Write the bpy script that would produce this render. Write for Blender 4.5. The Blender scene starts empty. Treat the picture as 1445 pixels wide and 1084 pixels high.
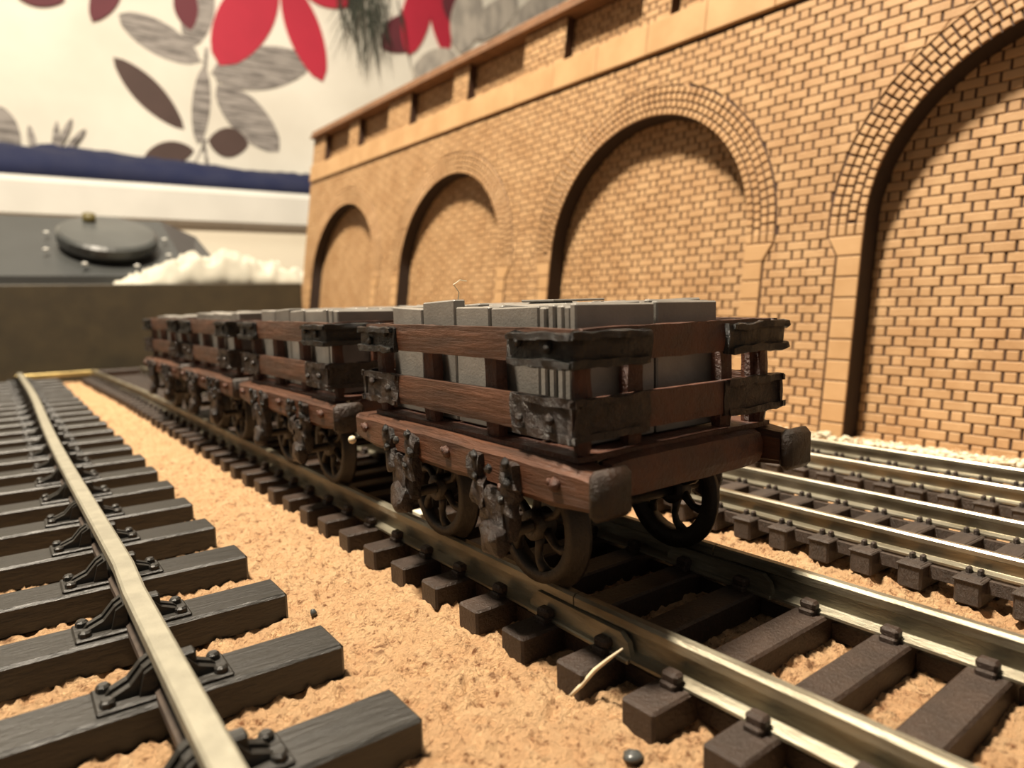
import bpy, math, random
import numpy as np
from mathutils import Vector, Matrix, noise as mnoise
random.seed(4)
R_ = random.Random(11)
SC = bpy.context.scene
COL = SC.collection

# ------------------------------------------------------------------ camera
W2C = Matrix(((0.8058, -0.5917, -0.0248), (0.0889, 0.0794, 0.9929), (-0.5855, -0.8023, 0.1166)))
cd = bpy.data.cameras.new('camera'); cam = bpy.data.objects.new('camera', cd); COL.objects.link(cam)
rot = W2C.transposed().normalized()
M = rot.to_4x4(); M.translation = Vector((0, 0, 2.2)); cam.matrix_world = M
cd.sensor_width = 36; cd.lens = 24.91; cd.clip_start = 0.05; cd.clip_end = 600
cd.dof.use_dof = True; cd.dof.focus_distance = 6.0; cd.dof.aperture_fstop = 0.45
SC.camera = cam
# ------------------------------------------------------------------ world, lamps, exposure
w = bpy.data.worlds.new('room_light'); SC.world = w; w.use_nodes = True
w.node_tree.nodes['Background'].inputs[0].default_value = (1.0, 0.91, 0.78, 1)
w.node_tree.nodes['Background'].inputs[1].default_value = 0.20
def lamp(name, loc, target, size, power, col):
    l = bpy.data.lights.new(name, 'AREA'); l.shape = 'DISK'; l.size = size; l.energy = power; l.color = col
    o = bpy.data.objects.new(name, l); COL.objects.link(o); o.location = loc
    o.rotation_euler = (Vector(target) - Vector(loc)).to_track_quat('-Z', 'Y').to_euler(); return o
lamp('ceiling_lamp', (-8, 15, 61), (5, 6, 0), 8, 150000, (1.0, 0.87, 0.69))
lamp('back_wall_fill', (12, 46, 62), (18, 75, 12), 12, 12500, (1.0, 0.90, 0.76))  # unseen fill light, added to brighten the far wallpaper
SC.view_settings.view_transform = 'Standard'; SC.view_settings.look = 'None'
SC.view_settings.gamma = 1; SC.view_settings.exposure = 0.0; SC.view_settings.use_curve_mapping = False

# ------------------------------------------------------------------ materials
def mat(name, col, rough=0.6, metal=0.0, var=0.25, vscale=8, bump=0.0, bscale=30, col2=None, stretch=None,
        spec=0.5, rvar=0.0, rand=0.0, thr=(0.35, 0.65), coat=0.0, bdist=0.02):
    m = bpy.data.materials.new(name); m.use_nodes = True; nt = m.node_tree; N = nt.nodes; L = nt.links
    b = N['Principled BSDF']; b.inputs['Roughness'].default_value = rough; b.inputs['Metallic'].default_value = metal
    b.inputs['Specular IOR Level'].default_value = spec; b.inputs['Coat Weight'].default_value = coat
    tc = N.new('ShaderNodeNewGeometry'); mp = N.new('ShaderNodeMapping'); L.new(tc.outputs['Position'], mp.inputs[0])
    if stretch: mp.inputs['Scale'].default_value = stretch
    n1 = N.new('ShaderNodeTexNoise'); n1.inputs['Scale'].default_value = vscale; n1.inputs['Detail'].default_value = 6
    L.new(mp.outputs[0], n1.inputs['Vector'])
    rp = N.new('ShaderNodeValToRGB'); rp.color_ramp.elements[0].position = thr[0]; rp.color_ramp.elements[1].position = thr[1]
    c2 = col2 if col2 else tuple(c * (1 - var) for c in col)
    rp.color_ramp.elements[0].color = (*c2, 1); rp.color_ramp.elements[1].color = (*col, 1)
    L.new(n1.outputs[0], rp.inputs[0]); out = rp.outputs[0]
    if rand:
        oi = N.new('ShaderNodeObjectInfo'); hs = N.new('ShaderNodeHueSaturation')
        mr = N.new('ShaderNodeMapRange'); mr.inputs[3].default_value = 1 - rand; mr.inputs[4].default_value = 1 + rand
        L.new(oi.outputs['Random'], mr.inputs[0]); L.new(mr.outputs[0], hs.inputs['Value']); L.new(out, hs.inputs['Color']); out = hs.outputs[0]
    L.new(out, b.inputs['Base Color'])
    if rvar:
        mr = N.new('ShaderNodeMapRange'); mr.inputs[3].default_value = rough - rvar; mr.inputs[4].default_value = rough + rvar
        mr.inputs[1].default_value = .3; mr.inputs[2].default_value = .7
        L.new(n1.outputs[0], mr.inputs[0]); L.new(mr.outputs[0], b.inputs['Roughness'])
    if bump:
        n2 = N.new('ShaderNodeTexNoise'); n2.inputs['Scale'].default_value = bscale; n2.inputs['Detail'].default_value = 8
        n2.inputs['Roughness'].default_value = .65
        L.new(mp.outputs[0], n2.inputs['Vector']); bp = N.new('ShaderNodeBump'); bp.inputs['Strength'].default_value = bump
        bp.inputs['Distance'].default_value = bdist; L.new(n2.outputs[0], bp.inputs['Height']); L.new(bp.outputs[0], b.inputs['Normal'])
    return m

M_brown = mat('red_brown_paint', (0.092, 0.029, 0.012), .40, var=.5, vscale=5, bump=.9, bscale=22, rvar=.1, bdist=.03)
M_brown_side = mat('red_brown_paint_grained', (0.082, 0.031, 0.014), .40, var=.55, vscale=7, bump=.9, bscale=14, stretch=(1, .18, 1.6), bdist=.03)
M_black = mat('black_gloss_paint', (0.006, 0.005, 0.004), .27, var=.3, bump=1, bscale=12, coat=0, bdist=.05, spec=.4)
M_blackmix = mat('black_over_brown_paint', (0.022, 0.010, 0.005), .33, var=.7, vscale=9, bump=1, bscale=12, coat=0, bdist=.06)
M_cap = mat('dark_rubbed_block_paint', (0.026, 0.012, 0.006), .42, col2=(0.014, 0.009, 0.005), vscale=6, bump=.8, bscale=12, bdist=.04, spec=.4)
M_slate = mat('grey_slate', (0.215, 0.200, 0.178), .24, var=.2, vscale=4, bump=.2, bscale=40, rand=.14, spec=.6)
M_wheel = mat('dark_iron_wheel', (0.022, 0.016, 0.010), .5, metal=.2, var=.3, bump=.4)
M_rail = mat('dull_nickel_rail', (0.34, 0.315, 0.24), .42, metal=.75, col2=(0.13, 0.11, 0.075), vscale=5, bump=.5, bscale=24, stretch=(1, .2, 1), rvar=.06)
M_rail_n = mat('bright_nickel_rail', (0.52, 0.485, 0.39), .32, metal=.85, col2=(0.26, 0.23, 0.165), vscale=6, bump=.15, bscale=30, stretch=(1, .2, 1))
M_rail_o = mat('painted_grey_rail', (0.27, 0.25, 0.19), .48, metal=.25, var=.2, vscale=6, bump=.35, bscale=60)
M_railweb = mat('brown_rail_web', (0.06, 0.043, 0.032), .6, var=.4)
M_slp1 = mat('black_plastic_sleeper', (0.013, 0.011, 0.008), .40, var=.25, vscale=6, bump=.45, bscale=16, stretch=(.25, 1.6, 1), spec=.6, bdist=.03)
M_slp2 = mat('dark_brown_sleeper', (0.034, 0.020, 0.013), .45, var=.3, vscale=6, bump=.8, bscale=30, spec=.4, rand=.12)
M_slp3 = mat('grained_brown_sleeper', (0.050, 0.034, 0.025), .5, var=.35, vscale=14, bump=.9, bscale=26, stretch=(.5, 2, 1), rand=.15)
M_mdf = mat('laser_cut_tan_board', (0.43, 0.270, 0.135), .6, col2=(0.35, 0.205, 0.095), vscale=1.5, bump=.4, bscale=18, bdist=.02, rand=.05, spec=.35)
M_mdf2 = mat('laser_cut_tan_board_plain', (0.44, 0.275, 0.135), .6, col2=(0.37, 0.22, 0.10), vscale=1.2, bump=.2, bscale=12, spec=.35)
M_burn = mat('burnt_engraving', (0.060, 0.024, 0.009), .8, var=.4, vscale=4)
M_cope = mat('brown_coping_board', (0.21, 0.105, 0.050), .6, var=.25, vscale=3, bump=.2)
M_board = mat('dark_olive_board', (0.040, 0.030, 0.013), .6, var=.3, vscale=1.5, bump=.2, bscale=4)
M_wood = mat('table_wood', (0.16, 0.09, 0.045), .5, var=.3, vscale=.6, stretch=(1, .1, 1))
M_white = mat('white_gloss_sill', (0.66, 0.65, 0.60), .35, var=.08, vscale=.3)
M_cloth = mat('crumpled_white_cloth', (0.42, 0.40, 0.33), .8, var=.12, vscale=.5, bump=.3, bscale=2)
M_blue = mat('navy_cloth', (0.003, 0.008, 0.045), .85, col2=(0.012, 0.016, 0.050), vscale=.4, bump=.5, bscale=2)
M_dgrey = mat('dark_grey_plastic', (0.034, 0.036, 0.035), .42, var=.2, vscale=.4)
M_dgrey2 = mat('grey_disc', (0.055, 0.058, 0.056), .3, var=.25, vscale=.6)
M_crumb = mat('pale_crumbs', (0.62, 0.56, 0.42), .8, var=.2)
M_fibre = mat('pale_fibre', (0.62, 0.52, 0.36), .5, var=.1)
M_brass = mat('brass_strip', (0.50, 0.38, 0.15), .45, metal=.6, var=.4, vscale=2)
M_needle = mat('dark_needle_leaf', (0.045, 0.050, 0.035), .5, var=.4, vscale=.6)
M_red = mat('printed_red', (0.46, 0.018, 0.045), .7, var=.1, vscale=.3)
M_maroon = mat('printed_maroon', (0.13, 0.022, 0.032), .7, var=.15, vscale=.3)
M_pbrown = mat('printed_brown', (0.075, 0.042, 0.034), .7, var=.15, vscale=.3)
M_pgrey = mat('printed_grey', (0.13, 0.115, 0.105), .7, col2=(0.33, 0.30, 0.275), vscale=1.6, stretch=(.25, 1, 2.2), thr=(.45, .6))
M_ppale = mat('printed_pale_grey', (0.36, 0.33, 0.29), .7, col2=(0.55, 0.50, 0.43), vscale=1.2, stretch=(.8, 1, .4), thr=(.4, .62))
M_paper = mat('cream_wallpaper', (0.80, 0.765, 0.67), .75, col2=(0.66, 0.62, 0.53), vscale=.07, thr=(.30, .55), bump=.1, bscale=3)

def cork_mat():
    m = bpy.data.materials.new('granular_cork'); m.use_nodes = True; nt = m.node_tree; N = nt.nodes; L = nt.links
    b = N['Principled BSDF']; b.inputs['Roughness'].default_value = .85; b.inputs['Specular IOR Level'].default_value = .25
    g = N.new('ShaderNodeNewGeometry')
    v = N.new('ShaderNodeTexVoronoi'); v.inputs['Scale'].default_value = 7; v.inputs['Randomness'].default_value = 1
    n0 = N.new('ShaderNodeTexNoise'); n0.inputs['Scale'].default_value = 9; n0.inputs['Detail'].default_value = 4
    mx = N.new('ShaderNodeMix'); mx.data_type = 'VECTOR'; mx.inputs[0].default_value = .12
    L.new(g.outputs['Position'], n0.inputs['Vector']); L.new(g.outputs['Position'], mx.inputs[4]); L.new(n0.outputs[1], mx.inputs[5])
    L.new(mx.outputs[1], v.inputs['Vector'])
    r1 = N.new('ShaderNodeValToRGB'); cr = r1.color_ramp
    cr.elements[0].position = 0; cr.elements[0].color = (0.66, 0.39, 0.20, 1)
    cr.elements[1].position = 1; cr.elements[1].color = (0.88, 0.62, 0.37, 1)
    e = cr.elements.new(.92); e.color = (0.74, 0.48, 0.26, 1)
    L.new(v.outputs['Color'], r1.inputs[0])
    n1 = N.new('ShaderNodeTexNoise'); n1.inputs['Scale'].default_value = 14; n1.inputs['Detail'].default_value = 8; n1.inputs['Roughness'].default_value = .7
    L.new(g.outputs['Position'], n1.inputs['Vector'])
    r2 = N.new('ShaderNodeValToRGB'); r2.color_ramp.elements[0].position = .34; r2.color_ramp.elements[0].color = (0.24, 0.12, 0.055, 1)  # noise lows darken the cork, painting shaded crevices into its colour
    r2.color_ramp.elements[1].position = .47; r2.color_ramp.elements[1].color = (1, 1, 1, 1)
    L.new(n1.outputs[0], r2.inputs[0])
    mu = N.new('ShaderNodeMix'); mu.data_type = 'RGBA'; mu.blend_type = 'MULTIPLY'; mu.inputs[0].default_value = .9
    L.new(r1.outputs[0], mu.inputs[6]); L.new(r2.outputs[0], mu.inputs[7]); 
    # scattered dark specks of bark
    v2 = N.new('ShaderNodeTexVoronoi'); v2.inputs['Scale'].default_value = 2.6; L.new(mx.outputs[1], v2.inputs['Vector'])
    r3 = N.new('ShaderNodeValToRGB'); r3.color_ramp.elements[0].position = .06; r3.color_ramp.elements[0].color = (0.22, 0.12, 0.07, 1)
    r3.color_ramp.elements[1].position = .16; r3.color_ramp.elements[1].color = (1, 1, 1, 1); L.new(v2.outputs['Distance'], r3.inputs[0])
    mu2 = N.new('ShaderNodeMix'); mu2.data_type = 'RGBA'; mu2.blend_type = 'MULTIPLY'; mu2.inputs[0].default_value = .7
    L.new(mu.outputs[2], mu2.inputs[6]); L.new(r3.outputs[0], mu2.inputs[7]); L.new(mu2.outputs[2], b.inputs['Base Color'])
    n2 = N.new('ShaderNodeTexNoise'); n2.inputs['Scale'].default_value = 20; n2.inputs['Detail'].default_value = 8; n2.inputs['Roughness'].default_value = .7
    L.new(g.outputs['Position'], n2.inputs['Vector'])
    bp = N.new('ShaderNodeBump'); bp.inputs['Strength'].default_value = 1; bp.inputs['Distance'].default_value = .12
    L.new(n2.outputs[0], bp.inputs['Height']); L.new(bp.outputs[0], b.inputs['Normal'])
    return m
M_cork = cork_mat()

# ------------------------------------------------------------------ helpers
class MB:
    def __init__(s): s.v = []; s.f = []; s.sm = False
    def add(s, vs, fs):
        k = len(s.v); s.v += [tuple(p) for p in vs]; s.f += [tuple(i + k for i in f) for f in fs]; return s
    def box(s, x0, x1, y0, y1, z0, z1, c=0.0):
        if c <= 0:
            vs = [(x, y, z) for x in (x0, x1) for y in (y0, y1) for z in (z0, z1)]
            return s.add(vs, [(0, 1, 3, 2), (4, 6, 7, 5), (0, 4, 5, 1), (2, 3, 7, 6), (0, 2, 6, 4), (1, 5, 7, 3)])
        c = min(c, (x1 - x0) / 2.2, (y1 - y0) / 2.2, (z1 - z0) / 2.2)
        vs = []; idx = {}
        for ix, x, sx in ((0, x0, 1), (1, x1, -1)):
            for iy, y, sy in ((0, y0, 1), (1, y1, -1)):
                for iz, z, sz in ((0, z0, 1), (1, z1, -1)):
                    idx[ix, iy, iz, 0] = len(vs); vs.append((x, y + sy * c, z + sz * c))
                    idx[ix, iy, iz, 1] = len(vs); vs.append((x + sx * c, y, z + sz * c))
                    idx[ix, iy, iz, 2] = len(vs); vs.append((x + sx * c, y + sy * c, z))
        I = idx; fs = []
        for i in (0, 1):
            q = [I[i, 0, 0, 0], I[i, 0, 1, 0], I[i, 1, 1, 0], I[i, 1, 0, 0]]; fs.append(q if i == 0 else q[::-1])
            q = [I[0, i, 0, 1], I[1, i, 0, 1], I[1, i, 1, 1], I[0, i, 1, 1]]; fs.append(q if i == 0 else q[::-1])
            q = [I[0, 0, i, 2], I[0, 1, i, 2], I[1, 1, i, 2], I[1, 0, i, 2]]; fs.append(q if i == 0 else q[::-1])
        for a in (0, 1):
            for b in (0, 1):
                q = [I[a, b, 0, 0], I[a, b, 1, 0], I[a, b, 1, 1], I[a, b, 0, 1]]; fs.append(q if a != b else q[::-1])
                q = [I[a, 0, b, 0], I[a, 1, b, 0], I[a, 1, b, 2], I[a, 0, b, 2]]; fs.append(q if a == b else q[::-1])
                q = [I[0, a, b, 1], I[1, a, b, 1], I[1, a, b, 2], I[0, a, b, 2]]; fs.append(q if a != b else q[::-1])
        for a in (0, 1):
            for b in (0, 1):
                for cc in (0, 1):
                    q = [I[a, b, cc, 0], I[a, b, cc, 1], I[a, b, cc, 2]]; fs.append(q if (a + b + cc) % 2 else q[::-1])
        return s.add(vs, fs)
    def tube(s, pts, r, n=8, cap=True):
        pts = [Vector(p) for p in pts]; rr = r if isinstance(r, (list, tuple)) else [r] * len(pts); vs = []
        for i, p in enumerate(pts):
            d = (pts[min(i + 1, len(pts) - 1)] - pts[max(i - 1, 0)]).normalized()
            a = d.orthogonal().normalized() if i == 0 else (a - d * a.dot(d)).normalized(); b = d.cross(a)
            for k in range(n):
                t = 2 * math.pi * k / n; vs.append(p + (a * math.cos(t) + b * math.sin(t)) * rr[i])
        fs = [(i * n + k, i * n + (k + 1) % n, (i + 1) * n + (k + 1) % n, (i + 1) * n + k) for i in range(len(pts) - 1) for k in range(n)]
        if cap: fs += [tuple(range(n))[::-1], tuple((len(pts) - 1) * n + k for k in range(n))]
        return s.add(vs, fs)
    def lathe(s, prof, origin, axis='x', n=24, closed=True):
        # prof: list of (radius, offset along axis)
        vs = []; m = len(prof)
        for k in range(n):
            t = 2 * math.pi * k / n
            for r, o in prof:
                a, b = r * math.cos(t), r * math.sin(t)
                p = (o, a, b) if axis == 'x' else ((a, o, b) if axis == 'y' else (a, b, o))
                vs.append((p[0] + origin[0], p[1] + origin[1], p[2] + origin[2]))
        fs = []
        for k in range(n):
            for j in range(m if closed else m - 1):
                fs.append((k * m + j, k * m + (j + 1) % m, ((k + 1) % n) * m + (j + 1) % m, ((k + 1) % n) * m + j))
        return s.add(vs, fs)
    def prism(s, poly, a0, a1, axis='y'):
        n = len(poly); f = {'y': lambda u, v, a: (u, a, v), 'x': lambda u, v, a: (a, u, v), 'z': lambda u, v, a: (u, v, a)}[axis]
        vs = [f(u, v, a0) for u, v in poly] + [f(u, v, a1) for u, v in poly]
        return s.add(vs, [tuple(range(n))[::-1], tuple(range(n, 2 * n))] + [(i, (i + 1) % n, (i + 1) % n + n, i + n) for i in range(n)])
    def ball(s, c, r, n=8, sq=(1, 1, 1), jit=0):
        vs = []; m = n // 2
        for j in range(m + 1):
            ph = math.pi * j / m
            for k in range(n):
                t = 2 * math.pi * k / n; q = r * (1 + R_.uniform(-jit, jit))
                vs.append((c[0] + q * sq[0] * math.sin(ph) * math.cos(t), c[1] + q * sq[1] * math.sin(ph) * math.sin(t), c[2] + q * sq[2] * math.cos(ph)))
        return s.add(vs, [(j * n + k, (j + 1) * n + k, (j + 1) * n + (k + 1) % n, j * n + (k + 1) % n) for j in range(m) for k in range(n)])
    def lump(s, x0, x1, y0, y1, z0, z1, res=.06, amp=.02, fr=6, seed=0):
        # box with a gridded, noisy skin
        def grid(o, a, b, na, nb):
            vs = []; 
            for i in range(na + 1):
                for j in range(nb + 1): vs.append(o + a * (i / na) + b * (j / nb))
            fs = [(i * (nb + 1) + j, (i + 1) * (nb + 1) + j, (i + 1) * (nb + 1) + j + 1, i * (nb + 1) + j + 1) for i in range(na) for j in range(nb)]
            return vs, fs
        X = Vector((x1 - x0, 0, 0)); Y = Vector((0, y1 - y0, 0)); Z = Vector((0, 0, z1 - z0)); O = Vector((x0, y0, z0)); c = O + (X + Y + Z) / 2
        nx, ny, nz = [max(1, min(24, int(round(d / res)))) for d in (x1 - x0, y1 - y0, z1 - z0)]
        for o, a, b, na, nb in ((O, Z, Y, nz, ny), (O + X, Y, Z, ny, nz), (O, X, Z, nx, nz), (O + Y, Z, X, nz, nx), (O, Y, X, ny, nx), (O + Z, X, Y, nx, ny)):
            vs, fs = grid(o, a, b, na, nb); out = []
            for p in vs:
                q = (p - c); h = (X + Y + Z) / 2
                # round the edges a little
                k = Vector([max(-1, min(1, q[i] / max(h[i], 1e-6))) for i in range(3)])
                e = sorted([abs(t) for t in k]); rnd = 1 - .10 * max(0, e[1] - .75) / .25 - .08 * max(0, e[0] - .75) / .25
                d = mnoise.noise_vector(p * fr + Vector((seed, seed * .37, 0)))
                hm = min(h) * .0
                out.append(c + Vector([q[i] - (1 - rnd) * min(h) * k[i] * 2 for i in range(3)]) + d * amp)
            s.add(out, fs)
        return s
    def mesh(s, name, m, smooth=False):
        me = bpy.data.meshes.new(name); me.from_pydata([tuple(p) for p in s.v], [], s.f)
        if m: me.materials.append(m)
        if smooth:
            me.polygons.foreach_set('use_smooth', [True] * len(me.polygons))
        me.update(); return me
    def build(s, name, m, parent=None, smooth=False, loc=None):
        return link(name, s.mesh(name, m, smooth), parent, loc)

def link(name, me, parent=None, loc=None, rz=0):
    o = bpy.data.objects.new(name, me); COL.objects.link(o)
    if parent is not None: o.parent = parent
    if loc is not None: o.location = loc
    if rz: o.rotation_euler = (0, 0, rz)
    return o
def tag(o, label=None, cat=None, group=None, kind=None):
    if label: o['label'] = label
    if cat: o['category'] = cat
    if group: o['group'] = group
    if kind: o['kind'] = kind
    return o
def empty(name, loc=(0, 0, 0), rz=0):
    o = bpy.data.objects.new(name, None); COL.objects.link(o); o.location = loc; o.rotation_euler = (0, 0, rz); o.empty_display_size = .3; return o
def kids(o): return [c for c in bpy.data.objects if c.parent == o]

def vnoise(x, y, seed):
    xi = np.floor(x).astype(np.int64); yi = np.floor(y).astype(np.int64); xf = x - xi; yf = y - yi
    def h(a, b):
        n = (a * 374761393 + b * 668265263 + seed * 1442695041) & 0xFFFFFFFF
        n = ((n ^ (n >> 13)) * 1274126177) & 0xFFFFFFFF
        return ((n ^ (n >> 16)) & 0xFFFF) / 65535.0
    u = xf * xf * (3 - 2 * xf); v = yf * yf * (3 - 2 * yf)
    return (h(xi, yi) * (1 - u) + h(xi + 1, yi) * u) * (1 - v) + (h(xi, yi + 1) * (1 - u) + h(xi + 1, yi + 1) * u) * v
def grid_mesh(name, X, Y, Z, m, smooth=True):
    ny, nx = X.shape; v = np.stack([X, Y, Z], -1).reshape(-1, 3)
    i = np.arange(ny * nx).reshape(ny, nx); f = np.stack([i[:-1, :-1], i[:-1, 1:], i[1:, 1:], i[1:, :-1]], -1).reshape(-1, 4)
    me = bpy.data.meshes.new(name); me.vertices.add(len(v)); me.vertices.foreach_set('co', v.ravel())
    me.loops.add(f.size); me.loops.foreach_set('vertex_index', f.ravel()); me.polygons.add(len(f))
    me.polygons.foreach_set('loop_start', np.arange(0, f.size, 4)); me.polygons.foreach_set('loop_total', np.full(len(f), 4))
    me.polygons.foreach_set('use_smooth', np.full(len(f), smooth)); me.materials.append(m); me.update(calc_edges=True); me.validate(); return me

GZ = -0.46
# ================================================================== the setting
xs = np.concatenate([np.linspace(-6, -.8, 20)[:-1], np.arange(-.8, 7.0, .021), np.linspace(7.02, 13.6, 110)])
ys = [-4.0]; 
while ys[-1] < .9: ys.append(ys[-1] + .25)
while ys[-1] < 31.55: ys.append(ys[-1] + max(.019, ys[-1] * .0072))
ys = np.minimum(np.array(ys), 31.55); X, Y = np.meshgrid(xs, ys)
wx = X + .05 * vnoise(X * 9, Y * 9, 9); wy = Y + .05 * vnoise(X * 9 + 40, Y * 9, 10)
n = vnoise(wx * 4, wy * 5, 1) * .35 + (1 - np.abs(vnoise(wx * 11, wy * 12, 2) - .5) * 2) * .35 + vnoise(wx * 24, wy * 24, 3) * .30
pit = np.clip((vnoise(wx * 5.3, wy * 6.1, 7) - .74) / .15, 0, 1) * np.clip((vnoise(wx * 13, wy * 13, 8) - .4) / .3, 0, 1)
Z = GZ + (n - .60) * .17 - pit * .07
cork = link('floor', grid_mesh('floor', X, Y, Z, M_cork)); tag(cork, 'crumbly tan cork sheet under all the model tracks', kind='structure')
b = MB(); b.box(-6, 13.6, -4, 31.55, -1.3, -.56); o = b.build('trim_1', M_wood); tag(o, 'baseboard edge under the cork', kind='structure')
b = MB(); b.box(-40, 90, -30, 74.9, -3.2, -1.32); o = b.build('trim_2', M_wood); tag(o, 'wide wooden surface carrying the baseboard', kind='structure')

wall = MB().box(-40, 95, 75, 76, -1.3, 70).build('wall_back', M_paper); tag(wall, 'cream wallpapered wall printed with red, grey and brown leaves', kind='structure')
LEAF = [('B', (16.63, 19.25), (11.06, 24.95), (14.65, 23.17), (12.88, 21.22)), ('G', (18.53, 25.77), (11.79, 28.76), (15.84, 28.69), (14.27, 25.95)), ('G', (17.77, 26.93), (19.5, 33.75), (20.09, 30.35), (17.21, 30.32)), ('M', (17.88, 28.57), (17.3, 32.91), (18.67, 31.2), (16.52, 30.31)), ('G', (19.45, 24.94), (29.76, 27.58), (24.47, 24.09), (24.32, 28.31)), ('G', (19.91, 23.88), (25.63, 18.15), (21.34, 19.76), (24.06, 22.46)), ('G', (18.83, 25.49), (17.77, 18.06), (17.47, 21.73), (19.15, 21.83)), ('B', (18.71, 18.5), (22.57, 18.52), (20.37, 17.06), (20.85, 19.96)), ('B', (12.94, 16.43), (17.34, 17.41), (15.14, 15.81), (15.05, 18.01)), ('R', (25.93, 35.96), (20.29, 25.74), (20.74, 31.54), (25.49, 29.98)), ('R', (27.33, 35.28), (30.76, 25.88), (27.35, 29.8), (30.72, 31.57)), ('R', (29.16, 34.81), (34.65, 34.61), (31.44, 33.52), (32.25, 35.9)), ('M', (12.18, 32.61), (9.65, 27.71), (9.96, 30.5), (11.87, 29.78)), ('M', (4.14, 28.73), (7.72, 29.08), (5.76, 28.13), (6.03, 29.67)), ('M', (37.83, 30.5), (43.41, 34.81), (41.87, 31.22), (39.31, 33.99)), ('R', (43.59, 39.5), (41.21, 30.34), (40.61, 34.83), (44.23, 34.99)), ('R', (44.72, 39.77), (46.34, 31.26), (44.29, 35.13), (46.78, 36.01)), ('M', (47.03, 39.93), (47.44, 34.68), (45.86, 36.92), (48.63, 37.72)), ('P', (41.76, 28.1), (47.64, 31.65), (45.59, 28.44), (43.71, 31.22)), ('P', (48.14, 31.75), (50.23, 40.28), (51.41, 36.15), (47.02, 35.87)), ('P', (50.03, 33.73), (56.83, 40.13), (54.84, 35.97), (51.92, 37.76)), ('P', (55.61, 35.64), (65.08, 43.3), (61.54, 38.43), (58.93, 40.3)), ('G', (2.91, 15.41), (1.92, 19.46), (3.37, 17.98), (1.46, 16.93)), ('G', (4.45, 15.81), (4.13, 18.13), (4.54, 17.08), (4.03, 16.87)), ('G', (5.8, 15.95), (6.23, 18.76), (6.25, 17.36), (5.78, 17.35)), ('G', (5.92, 16.08), (7.38, 19.15), (6.85, 17.52), (6.44, 17.7)), ('G', (6.33, 15.88), (8.34, 18.36), (7.49, 16.94), (7.16, 17.28))]
LM = {'B': M_pbrown, 'G': M_pgrey, 'M': M_maroon, 'R': M_red, 'P': M_ppale}
LN = {'B': 'dark brown printed leaf', 'G': 'grey hatched printed leaf', 'M': 'maroon printed leaf', 'R': 'red printed leaf', 'P': 'pale grey printed leaf'}
for i, (k, A, B, P, Q) in enumerate(LEAF):
    A, B, P, Q = map(Vector, (A, B, P, Q)); pts = []
    pw = .55 if k in 'RGP' else .7
    for t in range(0, 13): u = t / 12; pts.append(A.lerp(B, u) + (P - (A + B) / 2) * math.sin(math.pi * u) ** pw)
    for t in range(11, 0, -1): u = t / 12; pts.append(A.lerp(B, u) + (Q - (A + B) / 2) * math.sin(math.pi * u) ** pw)
    d = .02 + .012 * i
    o = MB().prism([tuple(p) for p in pts], 75 - d, 75.02).build('printed_leaf', LM[k], wall); o['label'] = LN[k]
# thin stems joining the grey leaves
def stem(pts, r=.12):
    b = MB().prism([(p[0] - r, p[1]) for p in pts] + [(p[0] + r, p[1]) for p in pts[::-1]], 74.96, 75.02)
    o = b.build('printed_stem', M_pgrey, wall)
stem([(18.5, 16.2), (18.2, 19), (18.6, 23), (19.2, 27.2)], .16)
stem([(17.2, 16.0), (18.6, 18.6)], .1); stem([(21.6, 19.6), (19.9, 24.5)], .08); stem([(15, 28), (18.8, 25.8)], .08)

o = MB().box(-30, 60, 67, 74.95, 9.35, 12.8, .5).build('trim_3', M_white); tag(o, 'glossy white sill along the far wall', kind='structure')
o = MB().box(-30, 60, 67.8, 74.95, -1.3, 9.3).build('trim_4', mat('cream_panel', (.78, .72, .58), .6, var=.05)); tag(o, 'cream panel below the white sill', kind='structure')

# ------------------------------------------------------------------ the dark board across the end
bd = MB().box(-6, 11.45, 31.6, 32.1, -1.3, 3.23, .03).build('end_board', M_board)
tag(bd, 'dark olive-brown board standing upright across the end of the tracks', 'board')
o = MB().box(.55, 3.15, 31.20, 31.34, -.2, -.04, .02).build('metal_strip', M_brass, None); tag(o, 'brassy metal strip lying across the far end of the left track', 'strip')
o = MB().box(3.0, 6.2, 31.1, 31.5, GZ - .02, -.06, .04).build('timber_batten', M_slp2); tag(o, 'dark timber batten at the foot of the end board', 'batten')

# ================================================================== brick arch wall
u_ = Vector((-.026, 1, 0)).normalized(); v_ = Vector((.15, 0, 1)); v_ = (v_ - u_ * u_.dot(v_)).normalized(); n_ = u_.cross(v_)
P0 = Vector((12.4 + .104, 0, GZ))
FAC = empty('brick_arch_wall'); FM = Matrix((u_, -n_, v_)).transposed().to_4x4(); FM.translation = P0; FAC.matrix_world = FM
tag(FAC, 'long tan laser-cut model brick retaining wall with four blind arches', 'wall')
S0, S1 = -1.4, 33.45
RA, TC, TS = 3.1, 3.94, 3.73       # arch radius, centre height, springing height
CEN = [3.62, 12.28, 20.94, 29.3]; RO = RA + .67
DEP = .5; TB = 8.56                # recess depth, underside of string course
def hole(s):                       # height of the opening at s (0 = none)
    for c in CEN:
        if abs(s - c) < RA: return TC + math.sqrt(max(0, RA * RA - (s - c) ** 2))
    return 0.0
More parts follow.
